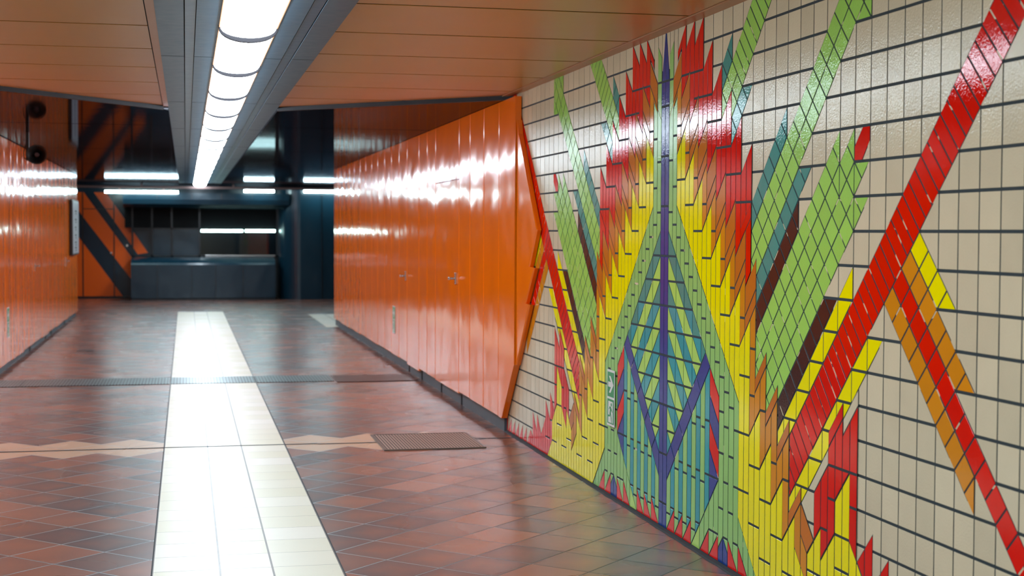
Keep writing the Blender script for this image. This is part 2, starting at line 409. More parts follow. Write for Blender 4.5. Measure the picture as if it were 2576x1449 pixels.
for a0 in range(23, 31): one('R', [(a0+.5, 0), (a0+1.45, 0), (a0+.5, .9)], SP, 1)
# green lattice stripes
reg(clip([(6.5, 15), (11.5, 20), (9.5, 20), (6.5, 17)], 1, 1, 25.5), 'PM', 'G', 'inner_green_stripe')
reg(clip([(6.5, 15), (11.5, 20), (9.5, 20), (6.5, 17)], -1, -1, -25.5), 'X', 'G', 'inner_green_stripe')
reg([(6.5, 17), (7.5, 18), (7.5, 19), (6.5, 18)], 'P', 'T', 'inner_green_stripe')
reg([(7.5, 15), (9.5, 17), (8.5, 17), (7.5, 16)], 'PM', 'T', 'inner_green_stripe')
MS = 'middle_green_stripe'
reg([(9.5, 10), (17.5, 18), (16.5, 19), (9.5, 12)], 'PM', 'G', MS)
reg([(16.5, 19), (17.5, 18), (18.5, 18), (18.5, 20), (16.5, 20)], 'PM', 'G', MS)
reg([(9.5, 12), (12.5, 15), (12.5, 16), (9.5, 13)], 'PM', 'T', MS)
reg([(10, 9.5), (14.5, 14), (13.5, 14), (10, 10.5)], 'PM', 'T', MS)
reg([(10, 8.5), (13.5, 12), (13.5, 13), (10, 9.5)], 'PM', 'D', MS)
OS = 'outer_green_stripe'
reg([(10, 4.5), (17.5, 12), (15.5, 14), (10, 8.5)], 'PM', 'G', OS)
for p in ([(15.5, 14), (16.5, 13), (16.5, 15)], [(16.5, 13), (17.5, 12), (17.5, 15), (16.5, 14)], [(17.5, 13), (18.5, 14), (17.5, 14)], [(17.5, 12), (18.5, 13), (17.5, 13)]):
    reg(p, 'PM', 'G', OS)
one('R', [(17.5, 14), (18, 14), (18.5, 14.55), (18.5, 15), (18.05, 15), (17.5, 14.45)], OS)
reg([(12, 5.5), (16.5, 10), (15.5, 10), (12, 6.5)], 'PM', 'D', OS)
# red cross stripe with its yellow edges
reg([(13, 3.5), (29.5, 20), (27.5, 20), (13, 5.5)], 'X', 'R', 'red_stripe')
reg([(12, 4.5), (17.5, 10), (17.5, 11), (12, 5.5)], 'VH', 'Y', 'yellow_stripe_edge')
reg([(13, 2.5), (19.5, 9), (18.5, 9), (13, 3.5)], 'VH', 'Y', 'yellow_stripe_edge')
AR = 'branching_arm'
reg([(21, 11.5), (22.5, 10), (23.5, 10), (21.5, 12)], 'M', 'Y', AR)
reg([(20.5, 11), (23.5, 8), (24.5, 8), (21, 11.5)], 'M', 'O', AR)
reg([(20, 10.5), (30.5, 0), (31.5, 0), (20.5, 11)], 'M', 'R', AR)
reg([(19.5, 10), (24.5, 5), (24.5, 6), (20, 10.5)], 'M', 'O', AR)

LH = .0015
def joint(nx, nz):
    ax, az = abs(nx), abs(nz)
    if az > .98: return .0054
    if ax > .98: return .0036
    return .0038
def inset(pts, fn):
    """pts in metres (y,z) CCW convex; move each edge inward by fn(normal)"""
    k = len(pts); ed = []
    for i in range(k):
        (x0, y0), (x1, y1) = pts[i], pts[(i+1) % k]
        dx, dy = x1-x0, y1-y0; l = math.hypot(dx, dy)
        if l < 1e-5: continue
        nx, ny = -dy/l, dx/l          # inward
        o = fn(nx, ny); ed.append((nx, ny, nx*x0+ny*y0+o))
    out = pts
    for nx, ny, d in ed:
        out = clip(out, -nx, -ny, -d)
        if len(out) < 3: return None
    return out
mos = empty('tile_mosaic', (WX, 7.07, 0), 'huge glazed tile mosaic of flames and crossing stripes on the right wall', 'mosaic')
parts = {}
def getp(key):
    if key not in parts:
        bm = bmesh.new(); parts[key] = (bm, bm.loops.layers.float_color.new('tint'), {})
    return parts[key]
FIELD_SIDE = ('navy_pole', 'cream_tile_field')
for poly, mat, ly, motif in TILES:
    for sgn in (1, -1):
        if sgn < 0 and min(p[0] for p in poly) > 33: continue
        pts = [(WY(sgn*x), WZ(y)) for x, y in poly]
        if area(pts) < 0: pts = pts[::-1]
        key = (motif, 0 if motif in FIELD_SIDE else sgn)
        bm, lay, mi = getp(key)
        def idx(m):
            if m not in mi: mi[m] = len(mi)
            return mi[m]
        xg = WX-ly*LH-.0001
        vs = [bm.verts.new((xg, y, z)) for y, z in pts]
        f = bm.faces.new(vs[::-1]); f.material_index = idx('J')
        top = inset(pts, joint)
        if not top or abs(area(top)) < 2e-5: continue
        base = inset(pts, lambda a, b: joint(a, b)-.0008) 
        inner = inset(top, lambda a, b: .0005)
        t = random.random()
        cy = sum(p[0] for p in top)/len(top); cz = sum(p[1] for p in top)/len(top)
        ty, tz = random.gauss(0, .0022), random.gauss(0, .0016)
        xt = WX-(ly+1)*LH
        def lean(p): return max(-.0004, min(.0004, (p[0]-cy)*ty+(p[1]-cz)*tz))
        if not inner or len(inner) != len(top): inner = None
        a_ = [bm.verts.new((xt+(.0004 if inner else 0)+lean(p), p[0], p[1])) for p in top]
        fl = []
        if inner:
            b_ = [bm.verts.new((xt+lean(p), p[0], p[1])) for p in inner]
            fl.append(bm.faces.new(b_[::-1]))
            # pair corners by order (clip keeps order; align start)
            k = len(a_); s0 = min(range(k), key=lambda s: sum((Vector(a_[i].co)-Vector(b_[(i+s) % k].co)).length for i in range(k)))
            for i in range(k):
                fl.append(bm.faces.new((b_[(i+s0) % k], b_[(i+1+s0) % k], a_[(i+1) % k], a_[i])))
        else: fl.append(bm.faces.new(a_[::-1]))
        c_ = [bm.verts.new((xg+.0003, p[0], p[1])) for p in top]
        for i in range(len(a_)): fl.append(bm.faces.new((a_[i], a_[(i+1) % len(a_)], c_[(i+1) % len(a_)], c_[i])))
        for f in fl:
            f.material_index = idx(mat)
            for lo in f.loops: lo[lay] = (t, t, t, 1)
for (motif, s), (bm, lay, mi) in parts.items():
    o = link(motif.split('#')[0], bm, [MT[k] for k in sorted(mi, key=mi.get)])
    put(o, mos)

# ================================================================ SETTING
YB, YF_ = -6.0, 34.2
# right wall
bm = bmesh.new()
box(bm, WX, WX+.2, YB, 23.5, -.05, 2.6, 0)
box(bm, WX+.2, 9, 23.3, 23.5, -.05, 2.6, 0)
fixn(bm); struct(link('wall_right', bm, [MT['J'], m_plain]))
# left wall core (cladding stands in front)
bm = bmesh.new()
box(bm, -2.15, -1.93, YB, 26.9, -.05, 2.6, 0); box(bm, -1.93, -1.90, YB, 10.02, 0, 2.49, 1); box(bm, -9, -2.15, 26.7, 26.9, -.05, 2.6, 0)
fixn(bm); struct(link('wall_left', bm, [m_orange, m_plain]))
bm = bmesh.new(); box(bm, -2.15, 2.6, YB-.2, YB, -.05, 2.6); fixn(bm); struct(link('wall_behind', bm, m_plain))
# floor
bm = bmesh.new()
lay = bm.loops.layers.float_color.new('tint')
def quad(x0, x1, y0, y1, z, mi=0, t=.5):
    f = bm.faces.new([bm.verts.new(p) for p in ((x0, y0, z), (x1, y0, z), (x1, y1, z), (x0, y1, z))]); f.material_index = mi
    for lo in f.loops: lo[lay] = (t, t, t, 1)
quad(-9.5, 9.5, YB-.2, 36, 0, 0)
# cream tile lane
quad(-.149, .672, YB, 27.7, .0006, 2)
xs = [(-.147, .1395), (.1440, .3685), (.3735, .669)]
y = 6.583-.29*43
while y < 27.6:
    for x0, x1 in xs: quad(x0+.002, x1-.002, y+.0016, min(y+.29, 27.7)-.0016, .0012, 1, random.random())
    y += .29
# pale patch behind the far corner
for i in range(12):
    for k in range(12):
        quad(2.14+i*.3, 2.43+i*.3, 23.0+k*.3, 23.29+k*.3, .001, 1, random.random())
# transverse expansion joint
bm.faces.ensure_lookup_table()
quad(-1.93, .9, 10.36, 10.39, .0018, 3); quad(.9, 1.32, 10.34, 10.37, .0018, 3); quad(2.03, WX, 10.39, 10.42, .0018, 3)
for x0, x1 in ((-.0, .0),): pass
quad(-.155, -.149, YB, 27.7, .001, 3); quad(.672, .678, YB, 27.7, .001, 3)
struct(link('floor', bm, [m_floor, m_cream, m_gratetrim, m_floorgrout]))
# rough dark curb at the foot of the mosaic
bm = bmesh.new(); N_ = 160
prev = None
for i in range(N_+1):
    yy = -1+(10.75+1)*i/N_; w = .030+random.uniform(-.003, .004); h = .008+random.uniform(-.001, .002)
    r = [bm.verts.new(p) for p in ((WX-w, yy, .0005), (WX-w*.8, yy, h*.8), (WX-.002, yy, h))]
    if prev:
        bm.faces.new((prev[0], r[0], r[1], prev[1])); bm.faces.new((prev[1], r[1], r[2], prev[2]))
    prev = r
fixn(bm); struct(link('baseboard_right', bm, m_floorgrout))

# ceiling: sand coloured panels, V-shaped end, dark slats beyond
def vb_left(x): return 12.19+(x+.17)*(12.19-10.84)/(1.261-.17)
def vb_right(x): return 12.1-(x-.73)*(12.1-10.58)/(2.378-.73)
bm = bmesh.new()
def panelpoly(x0, x1, y0, y1, vf):
    p = [(x0, y0), (x1, y0), (x1, y1), (x0, y1)]
    # clip to y <= vf(x)
    m = (vf(x1)-vf(x0))/(x1-x0); return clip(p, -m, 1, vf(x0)-m*x0)
y = 7.463-.945*15
while y < 12.4:
    for x0, x1, vf in ((-1.93, -.178, vb_left), (.735, 2.275, vb_right)):
        p = panelpoly(x0, x1, y+.002, y+.918, vf)
        if len(p) > 2 and abs(area(p)) > .002:
            a, b = prism(bm, p, 'z', 2.500, 2.503, 0)
    y += .945
fixn(bm)
prism(bm, [(2.28, YB), (WX, YB), (WX, vb_right(WX)), (2.28, vb_right(2.28))], 'z', 2.494, 2.512, 1)
prism(bm, [(-.172, YB), (-.132, YB), (-.132, 12.2), (-.172, 12.18)], 'z', 2.494, 2.512, 1)
box(bm, -2.15, WX, YB, 12.3, 2.52, 2.56, 2)
fixn(bm); struct(link('ceiling', bm, [m_wood, m_woodtrim, m_black]))
bm = bmesh.new()
def slab(pts, z0, z1, mi): prism(bm, pts, 'z', z0, z1, mi)
slab([(-9.5, 26.5), (-1.94, 26.5), (-1.94, vb_left(-1.94)), (-.13, vb_left(-.13)), (-.13, 34.5), (-9.5, 34.5)], 2.47, 2.5, 0)
slab([(.73, vb_right(.73)), (2.36, vb_right(2.36)), (2.36, 23.2), (9.5, 23.2), (9.5, 34.5), (.73, 34.5)], 2.47, 2.5, 0)
fixn(bm); struct(link('ceiling_far', bm, m_dark))
bm = bmesh.new()
for pts in ([(-1.94, vb_left(-1.94)-.03), (-.17, vb_left(-.17)-.03), (-.17, vb_left(-.17)+.02), (-1.94, vb_left(-1.94)+.02)],
            [(.73, vb_right(.73)-.03), (WX, vb_right(WX)-.03), (WX, vb_right(WX)+.02), (.73, vb_right(.73)+.02)]):
    prism(bm, pts, 'z', 2.468, 2.52, 0)
fixn(bm); struct(link('trim_1', bm, paint('trim_dark', L(32, 34, 40), .55, spec=.3)))

# central blue-grey ceiling beam
bm = bmesh.new()
YE = 31.6
for x0, x1, z, mi in ((-.131, -.005, 2.500, 0), (.001, .048, 2.503, 1), (.052, .165, 2.500, 0), (.435, .544, 2.500, 0), (.548, .597, 2.503, 1), (.602, .730, 2.500, 0)):
    box(bm, x0, x1, YB, YE, z-.012, z+.012, mi, 0)
box(bm, -.131, .73, YB, YE, 2.512, 2.54, 2)
for yy in (8.6+3.05*k for k in range(-4, 8)):
    for x0, x1 in ((-.131, -.005), (.052, .165), (.435, .544), (.602, .73)):
        box(bm, x0, x1, yy, yy+.004, 2.4868, 2.489, 2)
fixn(bm); struct(link('trim_2', bm, [m_beam, m_beam2, m_black]))

# ================================================================ STRIP LIGHT: curved diffusers end to end
ORD = ['first', 'second', 'third', 'fourth', 'fifth', 'sixth', 'seventh', 'eighth', 'ninth', 'tenth']
def diffuser(bm, y0, y1, x0=.166, x1=.434, zt=2.488, drop=.058, n=14):
    prev = None
    prof = []
    for i in range(n+1):
        t = PI*i/n; prof.append((.5*(x0+x1)-.5*(x1-x0)*math.cos(t), zt-drop*math.sin(t)**.8))
    rings = []
    for yy in (y0, y1): rings.append([bm.verts.new((x, yy, z)) for x, z in prof])
    for i in range(n):
        f = bm.faces.new((rings[0][i], rings[1][i], rings[1][i+1], rings[0][i+1])); f.smooth = True
    bm.faces.new(rings[0][::-1]); bm.faces.new(rings[1])
seg = 1.655; ys = 7.26
proto = None
k0 = -8
for k in range(k0, 15):
    y0 = ys+seg*k
    lab = None
    if k < -1: lab, grp = 'white curved strip light segment overhead, nearer than the top edge of the photo', 'strip light segments out of view'
    elif k == -1: lab, grp = 'white curved strip light segment cut by the top edge, nearest one in view', 'ceiling strip light segments'
    elif k < 9: lab, grp = 'white curved strip light segment, %s one behind the segment cut by the top edge' % ORD[k], 'ceiling strip light segments'
    else: lab, grp = 'small far white strip light segment in the blurred end of the ceiling row', 'far strip light segments'
    base = empty('strip_light', (.3, y0, 2.49), lab, 'ceiling light', grp)
    if proto is None:
        bm = bmesh.new(); diffuser(bm, .035, seg-.001, .166-.3, .434-.3, -.002); fixn(bm)
        d = link('diffuser', bm, m_diff, base)
        bm = bmesh.new(); diffuser(bm, .001, .034, .157-.3, .443-.3, 0, .080); fixn(bm)
        r = link('joint_ring', bm, m_ring, base)
        bm = bmesh.new()
        box(bm, .160-.3, .1655-.3, .035, seg-.001, -.012, -.002); box(bm, .4345-.3, .440-.3, .035, seg-.001, -.012, -.002); fixn(bm)
        h = link('housing_edge', bm, m_woodtrim, base)
        proto = (d, r, h)
    else:
        for p in proto:
            c = p.copy(); C.objects.link(c); c.parent = base
# ================================================================ RIGHT ORANGE CLADDING
XF = 2.30
seR = [23.42, 22.9, 22.46, 21.845, 21.162, 20.524, 19.83, 19.219, 18.57, 17.982, 17.339, 16.752, 16.132, 15.525, 14.716, 14.2, 13.706, 12.486, 11.986, 11.409, 10.832, 10.276]
clad = empty('wall_cladding', (XF, 16.8, 0), 'glossy orange metal wall cladding on the right, ending in a jagged edge beside the mosaic', 'wall cladding')
def panel_prof(bm, y0, y1, z0, z1, xf, sg=1, th=.045, tilt=0):
    """folded sheet: flat pan with rounded rims; sg=+1 right wall (faces -x)"""
    prof = [(0, th), (.000, .009), (.004, .002), (.011, 0)]
    w = y1-y0-.004
    pts = [(y0+.002+u, v) for u, v in prof]+[(y0+.002+w*.5, tilt)]+[(y0+.002+w-u, v) for u, v in prof[::-1]]
    lo = [bm.verts.new((xf+sg*v, yy, z0)) for yy, v in pts]; hi = [bm.verts.new((xf+sg*v, yy, z1)) for yy, v in pts]
    for i in range(len(pts)-1):
        f = bm.faces.new((lo[i], lo[i+1], hi[i+1], hi[i])); f.smooth = False
    bm.faces.new(lo); bm.faces.new(hi[::-1])
def ztop(y): return 2.467
doorsR = {13: ('door_1', 15.60, 1.022), 16: ('door_2', 12.62, 1.09)}
for i in range(len(seR)-1):
    y1, y0 = seR[i], seR[i+1]
    tl = random.uniform(-.0012, .0016)
    if i in doorsR and i == 16:
        bm = bmesh.new(); panel_prof(bm, y0, y1, 1.955, ztop(y0), XF, 1, tilt=tl); fixn(bm)
        put(link('cladding_panel', bm, m_orange), clad)
        bm = bmesh.new(); panel_prof(bm, y0, y1, .10, 1.945, XF, 1, tilt=-.001); fixn(bm)
        d = struct(link('door_2', bm, m_orange))
    elif i in doorsR:
        bm = bmesh.new(); panel_prof(bm, y0, y1, .085, ztop(y0), XF, 1, tilt=tl); fixn(bm)
        d = struct(link('door_1', bm, m_orange))
    elif i < len(seR)-2:
        bm = bmesh.new(); panel_prof(bm, y0, y1, .11+random.uniform(-.006, .006), ztop(y0), XF, 1, tilt=tl); fixn(bm)
        put(link('cladding_panel', bm, m_orange), clad); d = None
    else:
        # last flat panel, cut diagonally at its foot
        bm = bmesh.new()
        pts = [(y1-.004, 2.467), (y1-.004, .105), (10.715, .105), (10.30, .54), (y0+.02, .60), (y0+.004, 2.467)]
        a, b = prism(bm, pts, 'x', XF, XF+.045); fixn(bm)
        put(link('cladding_panel', bm, m_orange), clad); d = None
    if d:
        hy, hz = doorsR[i][1:]
        bm = bmesh.new()
        box(bm, XF-.012, XF, hy-.018, hy+.018, hz-.05, hz+.05, 0, .004)
        cyl(bm, (XF, hy, hz), .010, .010, 0, -.055, 0, 14)
        box(bm, XF-.066, XF-.050, hy-.02, hy+.045, hz-.012, hz+.012, 0, .005); fixn(bm)
        h = link('door_handle', bm, m_metal); h.parent = d
# jagged end piece: bevelled front rim, side returns to the wall
bm = bmesh.new()
front = [(10.262, 2.30), (10.225, 2.20), (9.672, 1.516), (9.89, 1.258), (9.745, 1.256), (10.005, 1.0), (9.885, .998), (10.285, .545), (10.27, .60)]
outer = [(y-(.008 if z < 2.2 else 0), z-.004) for y, z in front]
fr = [bm.verts.new((XF+.012, y, z)) for y, z in front]
ou = [bm.verts.new((XF+.020, y, z)) for y, z in outer]
bk = [bm.verts.new((WX-.008, y, z)) for y, z in outer]
bm.faces.new(fr)
for i in range(len(fr)-1):
    bm.faces.new((fr[i], fr[i+1], ou[i+1], ou[i])); bm.faces.new((ou[i], ou[i+1], bk[i+1], bk[i]))
bm.normal_update()
fixn(bm)
put(link('jagged_edge_panel', bm, m_orange), clad)
bm = bmesh.new()
box(bm, XF+.03, WX-.001, 10.75, 23.5, 0, .12, 0)
for yy in (15.52, 14.66, 12.47, 13.5):
    box(bm, XF+.024, XF+.03, yy, yy+.035, 0, .12, 1)
fixn(bm); struct(link('baseboard_panelled_right', bm, [m_plinth, m_black]))
bm = bmesh.new(); box(bm, XF+.046, WX-.0095, 10.86, 23.5, .12, 2.49, 1)
prism(bm, [(10.40, .5), (10.85, .05), (10.85, 2.47), (10.40, 2.47)], 'x', XF+.046, WX-.0095, 0)
fixn(bm); struct(link('trim_3', bm, [m_black, m_orange]))

# ================================================================ LEFT ORANGE CLADDING
XL = -1.86
seL = [10.04, 10.7, 11.4, 12.6, 13.7, 14.5, 15.1, 15.7, 16.29, 16.892, 17.52, 18.094, 18.656, 19.266, 20.359, 21.25, 21.933, 22.594, 23.289, 23.8, 24.382, 24.729, 25.3, 25.9, 26.579, 26.9]
cladL = empty('wall_cladding', (XL, 12, 0), 'long glossy orange metal cladding along the left wall under the loudspeaker', 'wall cladding')
doorsL = {19.266: ('door_3', 19.36, 1.026, 1.939), 21.25: ('door_4', None, 0, 1.931), 23.8: ('door_5', 24.28, .99, 1.93)}
for i in range(len(seL)-1):
    y0, y1 = seL[i], seL[i+1]; tl = random.uniform(-.003, .002)
    D = doorsL.get(y0)
    if D:
        bm = bmesh.new(); panel_prof(bm, y0, y1, D[3]+.005, 2.462, XL, -1, tilt=tl); fixn(bm)
        put(link('cladding_panel', bm, m_orange), cladL)
        bm = bmesh.new(); panel_prof(bm, y0, y1, .085, D[3]-.005, XL, -1, tilt=-.0014); fixn(bm)
        d = struct(link(D[0], bm, m_orange))
        if D[1]:
            bm = bmesh.new(); hy, hz = D[1], D[2]
            tall = .07 if D[0] == 'door_5' else .045
            box(bm, XL, XL+.012, hy-.02, hy+.02, hz-tall, hz+tall, 0, .004)
            cyl(bm, (XL, hy, hz+.02), .010, .010, 0, 0, .05, 14)
            box(bm, XL+.045, XL+.06, hy-.02, hy+.09, hz+.008, hz+.032, 0, .005); fixn(bm)
            h = link('door_handle', bm, m_metal); h.parent = d
    else:
        bm = bmesh.new(); panel_prof(bm, y0, y1, .08+random.uniform(-.01, .01), 2.462, XL, -1, tilt=tl); fixn(bm)
        put(link('cladding_panel', bm, m_orange), cladL)
bm = bmesh.new(); box(bm, -1.929, -1.895, 10.04, 26.88, 0, .10, 0)
for yy in (19.0, 21.1, 21.95, 24.3): box(bm, -1.895, -1.889, yy, yy+.12, 0, .1, 1)
fixn(bm); struct(link('baseboard_left', bm, [m_plinth, m_black]))

# ================================================================ DRAIN GRATES
dr = empty('drain_channel', (0, 15, 0), 'steel grating channel across the whole floor, crossing the cream lane', 'drain')
secs = [(-1.84, -1.56), (-1.55, -.162), (-.15, .668), (.68, 1.44)]
for x0, x1 in secs:
    bm = bmesh.new(); box(bm, x0, x1, 14.66, 15.29, .002, .006, 0); fixn(bm); put(link('grate_section', bm, m_grate), dr)
bm = bmesh.new(); box(bm, 1.46, 2.27, 14.56, 15.22, .002, .007, 0, .002); fixn(bm); put(link('cover_plate', bm, m_cover), dr)
gm = empty('foot_grate', (1.67, 10.34, 0), 'ribbed metal floor grate set in the tiles beside the mosaic', 'floor grate')
bm = bmesh.new(); box(bm, 1.335, 2.012, 9.965, 10.70, .001, .006, 0); fixn(bm); put(link('ribbed_plate', bm, m_mat), gm)
bm = bmesh.new()
for b_ in ((1.317, 1.335, 9.945, 10.72), (2.012, 2.03, 9.945, 10.72), (1.335, 2.012, 9.945, 9.965), (1.335, 2.012, 10.70, 10.72)): box(bm, *b_, .001, .008, 0)
fixn(bm); put(link('frame', bm, m_gratetrim), gm)
for xx, yy, lb in ((-1.22, 19.0, 'small dark floor lid near the left wall, the nearer of two'), (-1.30, 27.2, 'small dark floor lid near the end of the left wall, the farther of two')):
    bm = bmesh.new(); box(bm, xx-.10, xx+.10, yy-.16, yy+.16, .001, .004, 0, .001); fixn(bm)
    tag(link('floor_lid', bm, m_cover), lb, 'floor lid')

# ================================================================ EXIT SIGNS
def exit_sign(x, yc, zc, w, h, face, label):
    """face -1: faces -x (right wall), +1: faces +x. w = width of each square, arrow above running man"""
    s = face
    root = empty('exit_sign', (x, yc, zc), label, 'sign')
    def P(u, v): return (yc + (u*-1 if s < 0 else u)*1.0, zc+v)
    def shape(bm, pts, d0, d1):
        q = [P(u*w, v*h) for u, v in pts]
        if area(q) < 0: q = q[::-1]
        prism(bm, q, 'x', x+s*d0, x+s*d1, 0)
    bm = bmesh.new(); shape(bm, [(-.5, -.5), (.5, -.5), (.5, .5), (-.5, .5)], 0, .003); fixn(bm)
    put(link('backing', bm, m_white), root)
    bm = bmesh.new()
    shape(bm, [(-.44, .02), (.44, .02), (.44, .46), (-.44, .46)], .003, .0036)
    shape(bm, [(-.44, -.46), (.44, -.46), (.44, -.02), (-.44, -.02)], .003, .0036); fixn(bm)
    gf = put(link('green_field', bm, m_green), root)
    mir = 1
    bm = bmesh.new()
    ar = [(.38, .24), (-.02, .39), (-.22, .39), (.04, .285), (-.33, .285), (-.33, .195), (.04, .195), (-.22, .09), (-.02, .09)]
    shape(bm, ar[::-1], .0036, .0042); fixn(bm); put(link('white_arrow', bm, m_white), gf)
    bm = bmesh.new()
    shape(bm, [(-.30, -.44), (.30, -.44), (.30, -.06), (-.30, -.06)], .0036, .0042)
    fixn(bm); put(link('white_doorway', bm, m_white), gf)
    bm = bmesh.new()
    cu, cv = .12, -.115
    shape(bm, [(cu+.07*math.cos(t*PI/8), cv+.033*math.sin(t*PI/8)) for t in range(16)], .0042, .0048)
    for pts in ([(-.10, -.15), (.10, -.16), (.12, -.20), (.04, -.27), (-.10, -.27), (-.06, -.20)],
                [(-.10, -.15), (-.02, -.15), (-.16, -.205), (-.22, -.205)],
                [(.10, -.17), (.26, -.235), (.24, -.255), (.07, -.20)],
                [(-.10, -.26), (.02, -.26), (-.04, -.33), (-.34, -.345), (-.36, -.30), (-.14, -.31)],
                [(-.02, -.26), (.06, -.26), (.16, -.35), (.20, -.44), (.13, -.44), (.06, -.35)]):
        shape(bm, pts, .0042, .0048)
    fixn(bm); put(link('running_figure', bm, m_green), gf)
    return root
sy = .5*(WY(-8/1.014)+WY(-6.75/1.014))
exit_sign(WX-.010, sy, 4.50*.125, .148, .318, -1, 'green and white exit sign with arrow and running figure, on the mosaic')
exit_sign(XF-.001, 16.52, .50, .20, .31, -1, 'small green exit sign on the right orange cladding, past the doors')
exit_sign(XL+.001, 16.50, .51, .20, .32, 1, 'small green exit sign low on the left orange cladding')

# ================================================================ LOUDSPEAKER
spk = empty('loudspeaker', (-1.44, 15.4, 2.47), 'round black horn loudspeaker hanging from the dark ceiling by the left wall', 'loudspeaker')
bm = bmesh.new(); box(bm, -1.55, -1.52, 15.38, 15.42, 2.19, 2.47, 0, .003); fixn(bm); put(link('mounting_pole', bm, m_blackmetal), spk)
bm = bmesh.new()
cc = (-1.44, 15.4, 2.246)
cyl(bm, cc, .098, .092, 1, -.10, -.085, 36, 0, False); cyl(bm, cc, .092, .05, 1, -.085, .03, 36, 0, False); cyl(bm, cc, .05, .045, 1, .03, .12, 36)
cyl(bm, cc, .098, .098, 1, -.10, -.099, 36, 0, False); cyl(bm, cc, .085, .03, 1, -.098, -.04, 36, 0, False); cyl(bm, cc, .098, .085, 1, -.1, -.098, 36, 0, False)
fixn(bm); horn = put(link('horn', bm, m_blackmetal), spk)
bm = bmesh.new(); cyl(bm, cc, .028, .018, 1, -.06, -.09, 20); fixn(bm); put(link('centre_cap', bm, paint('cap_grey', L(66, 50, 56), .5)), horn)
bm = bmesh.new(); tube(bm, [(-1.53, 15.4, 2.38), (-1.56, 15.4, 2.33), (-1.575, 15.4, 2.25), (-1.57, 15.4, 2.215), (-1.54, 15.4, 2.195), (-1.47, 15.4, 2.17), (-1.42, 15.4, 2.155)], .004)
fixn(bm); put(link('cable', bm, m_blackmetal), spk)

# ================================================================ DISPLAY CASE on the left wall end
cs = empty('display_case', (-1.83, 25.7, 1.53), 'tall grey notice case with black side fixed at the far end of the left wall', 'notice case')
bm = bmesh.new(); box(bm, -1.8572, -1.803, 25.02, 26.4, 1.08, 2.0, 0, .01); fixn(bm); put(link('case_body', bm, m_blackmetal), cs)
bm = bmesh.new(); box(bm, -1.802, -1.797, 25.06, 26.36, 1.11, 1.97, 0, .001); fixn(bm); fc = put(link('face', bm, m_case), cs)
bm = bmesh.new()
for zz in (1.80, 1.66, 1.53, 1.40, 1.28, 1.19):
    w_ = random.uniform(.25, .4)
    box(bm, -1.797, -1.7955, 25.5, 25.5+w_, zz, zz+.025, 0)
    box(bm, -1.797, -1.7955, 25.6, 25.6+w_*.6, zz-.04, zz-.02, 0)
fixn(bm); put(link('printed_marks', bm, m_ink), fc)

# ================================================================ FAR HALL
YW = 33.5
bm = bmesh.new()
box(bm, -9.2, 9.2, YW+.01, YW+.2, -.05, 2.5, 0)
def pw(pts, mi, d=.004):
    q = pts if area(pts) > 0 else pts[::-1]
    prism(bm, q, 'y', YW+.01-d, YW+.012, mi)
pw([(-9, .04), (-1.358, .043), (-2.337, 1.418), (-9, 10.8)][:2]+[(-2.337, 1.418), (-3.0, 2.33), (-9, 2.33)], 1)
pw([(-2.95, 2.335), (-2.174, 2.325), (-1.164, .897), (-1.166, .403), (-2.324, 1.968)], 1)
pw([(-1.958, 2.325), (-1.701, 2.325), (-.813, 1.00), (-1.034, .969)], 1)
for xx in (-2.2, -1.538, -1.15): box(bm, xx-.012, xx+.012, YW-.002, YW+.012, .04, 2.33, 2)
box(bm, -2.2, -1.54, YW-.002, YW+.012, 1.955, 1.97, 2)
box(bm, -9, -1.16, YW-.01, YW+.01, 0, .045, 2)
fixn(bm); struct(link('wall_far', bm, [m_blue, m_far_orange, m_bluedark]))
m_blue2 = paint('deep_blue_enamel', L(18, 40, 54), .25, noise=.1)
for nm, yy, zz, xx in (('door_6', YW-.02, 1.0, -1.60), ('door_7', YW-.02, 1.16, -1.26)):
    bm = bmesh.new(); cyl(bm, (xx, YW, zz), .025, .02, 1, -.06, 0, 14); fixn(bm)
    tag(link('door_knob', bm, m_metal), 'metal door knob on the %s far door' % ('orange striped' if nm == 'door_6' else 'dark blue striped'), 'door knob')
# kiosk with counter, hood, window
ks = empty('kiosk', (.5, 32.8, 0), 'dark blue kiosk with rounded counter and lit window at the end of the passage', 'kiosk')
bm = bmesh.new()
prof = [(33.49, 0), (32.30, 0), (32.30, .03), (32.27, .05), (32.27, .76), (32.30, .80), (32.42, .86), (32.62, .90), (33.49, .92)]
prism(bm, prof, 'x', -1.14, 1.9, 0)
for xx in (-.6, .12, .62, 1.2): box(bm, xx, xx+.012, 32.262, 32.28, .05, .76, 1)
box(bm, -1.14, 1.9, 32.29, 32.36, 0, .05, 1)
fixn(bm); put(link('counter', bm, [m_blue, m_bluedark]), ks)
bm = bmesh.new()
prof = [(33.49, 1.98), (32.7, 1.98), (32.45, 2.0), (32.32, 2.06), (32.27, 2.16), (32.27, 2.30), (33.49, 2.30)]
prism(bm, prof, 'x', -1.3, 2.2, 0)
for xx in (-.6, .12, .75, 1.4): box(bm, xx, xx+.012, 32.262, 32.28, 2.16, 2.29, 1)
fixn(bm); put(link('hood', bm, [m_blue, m_bluedark]), ks)
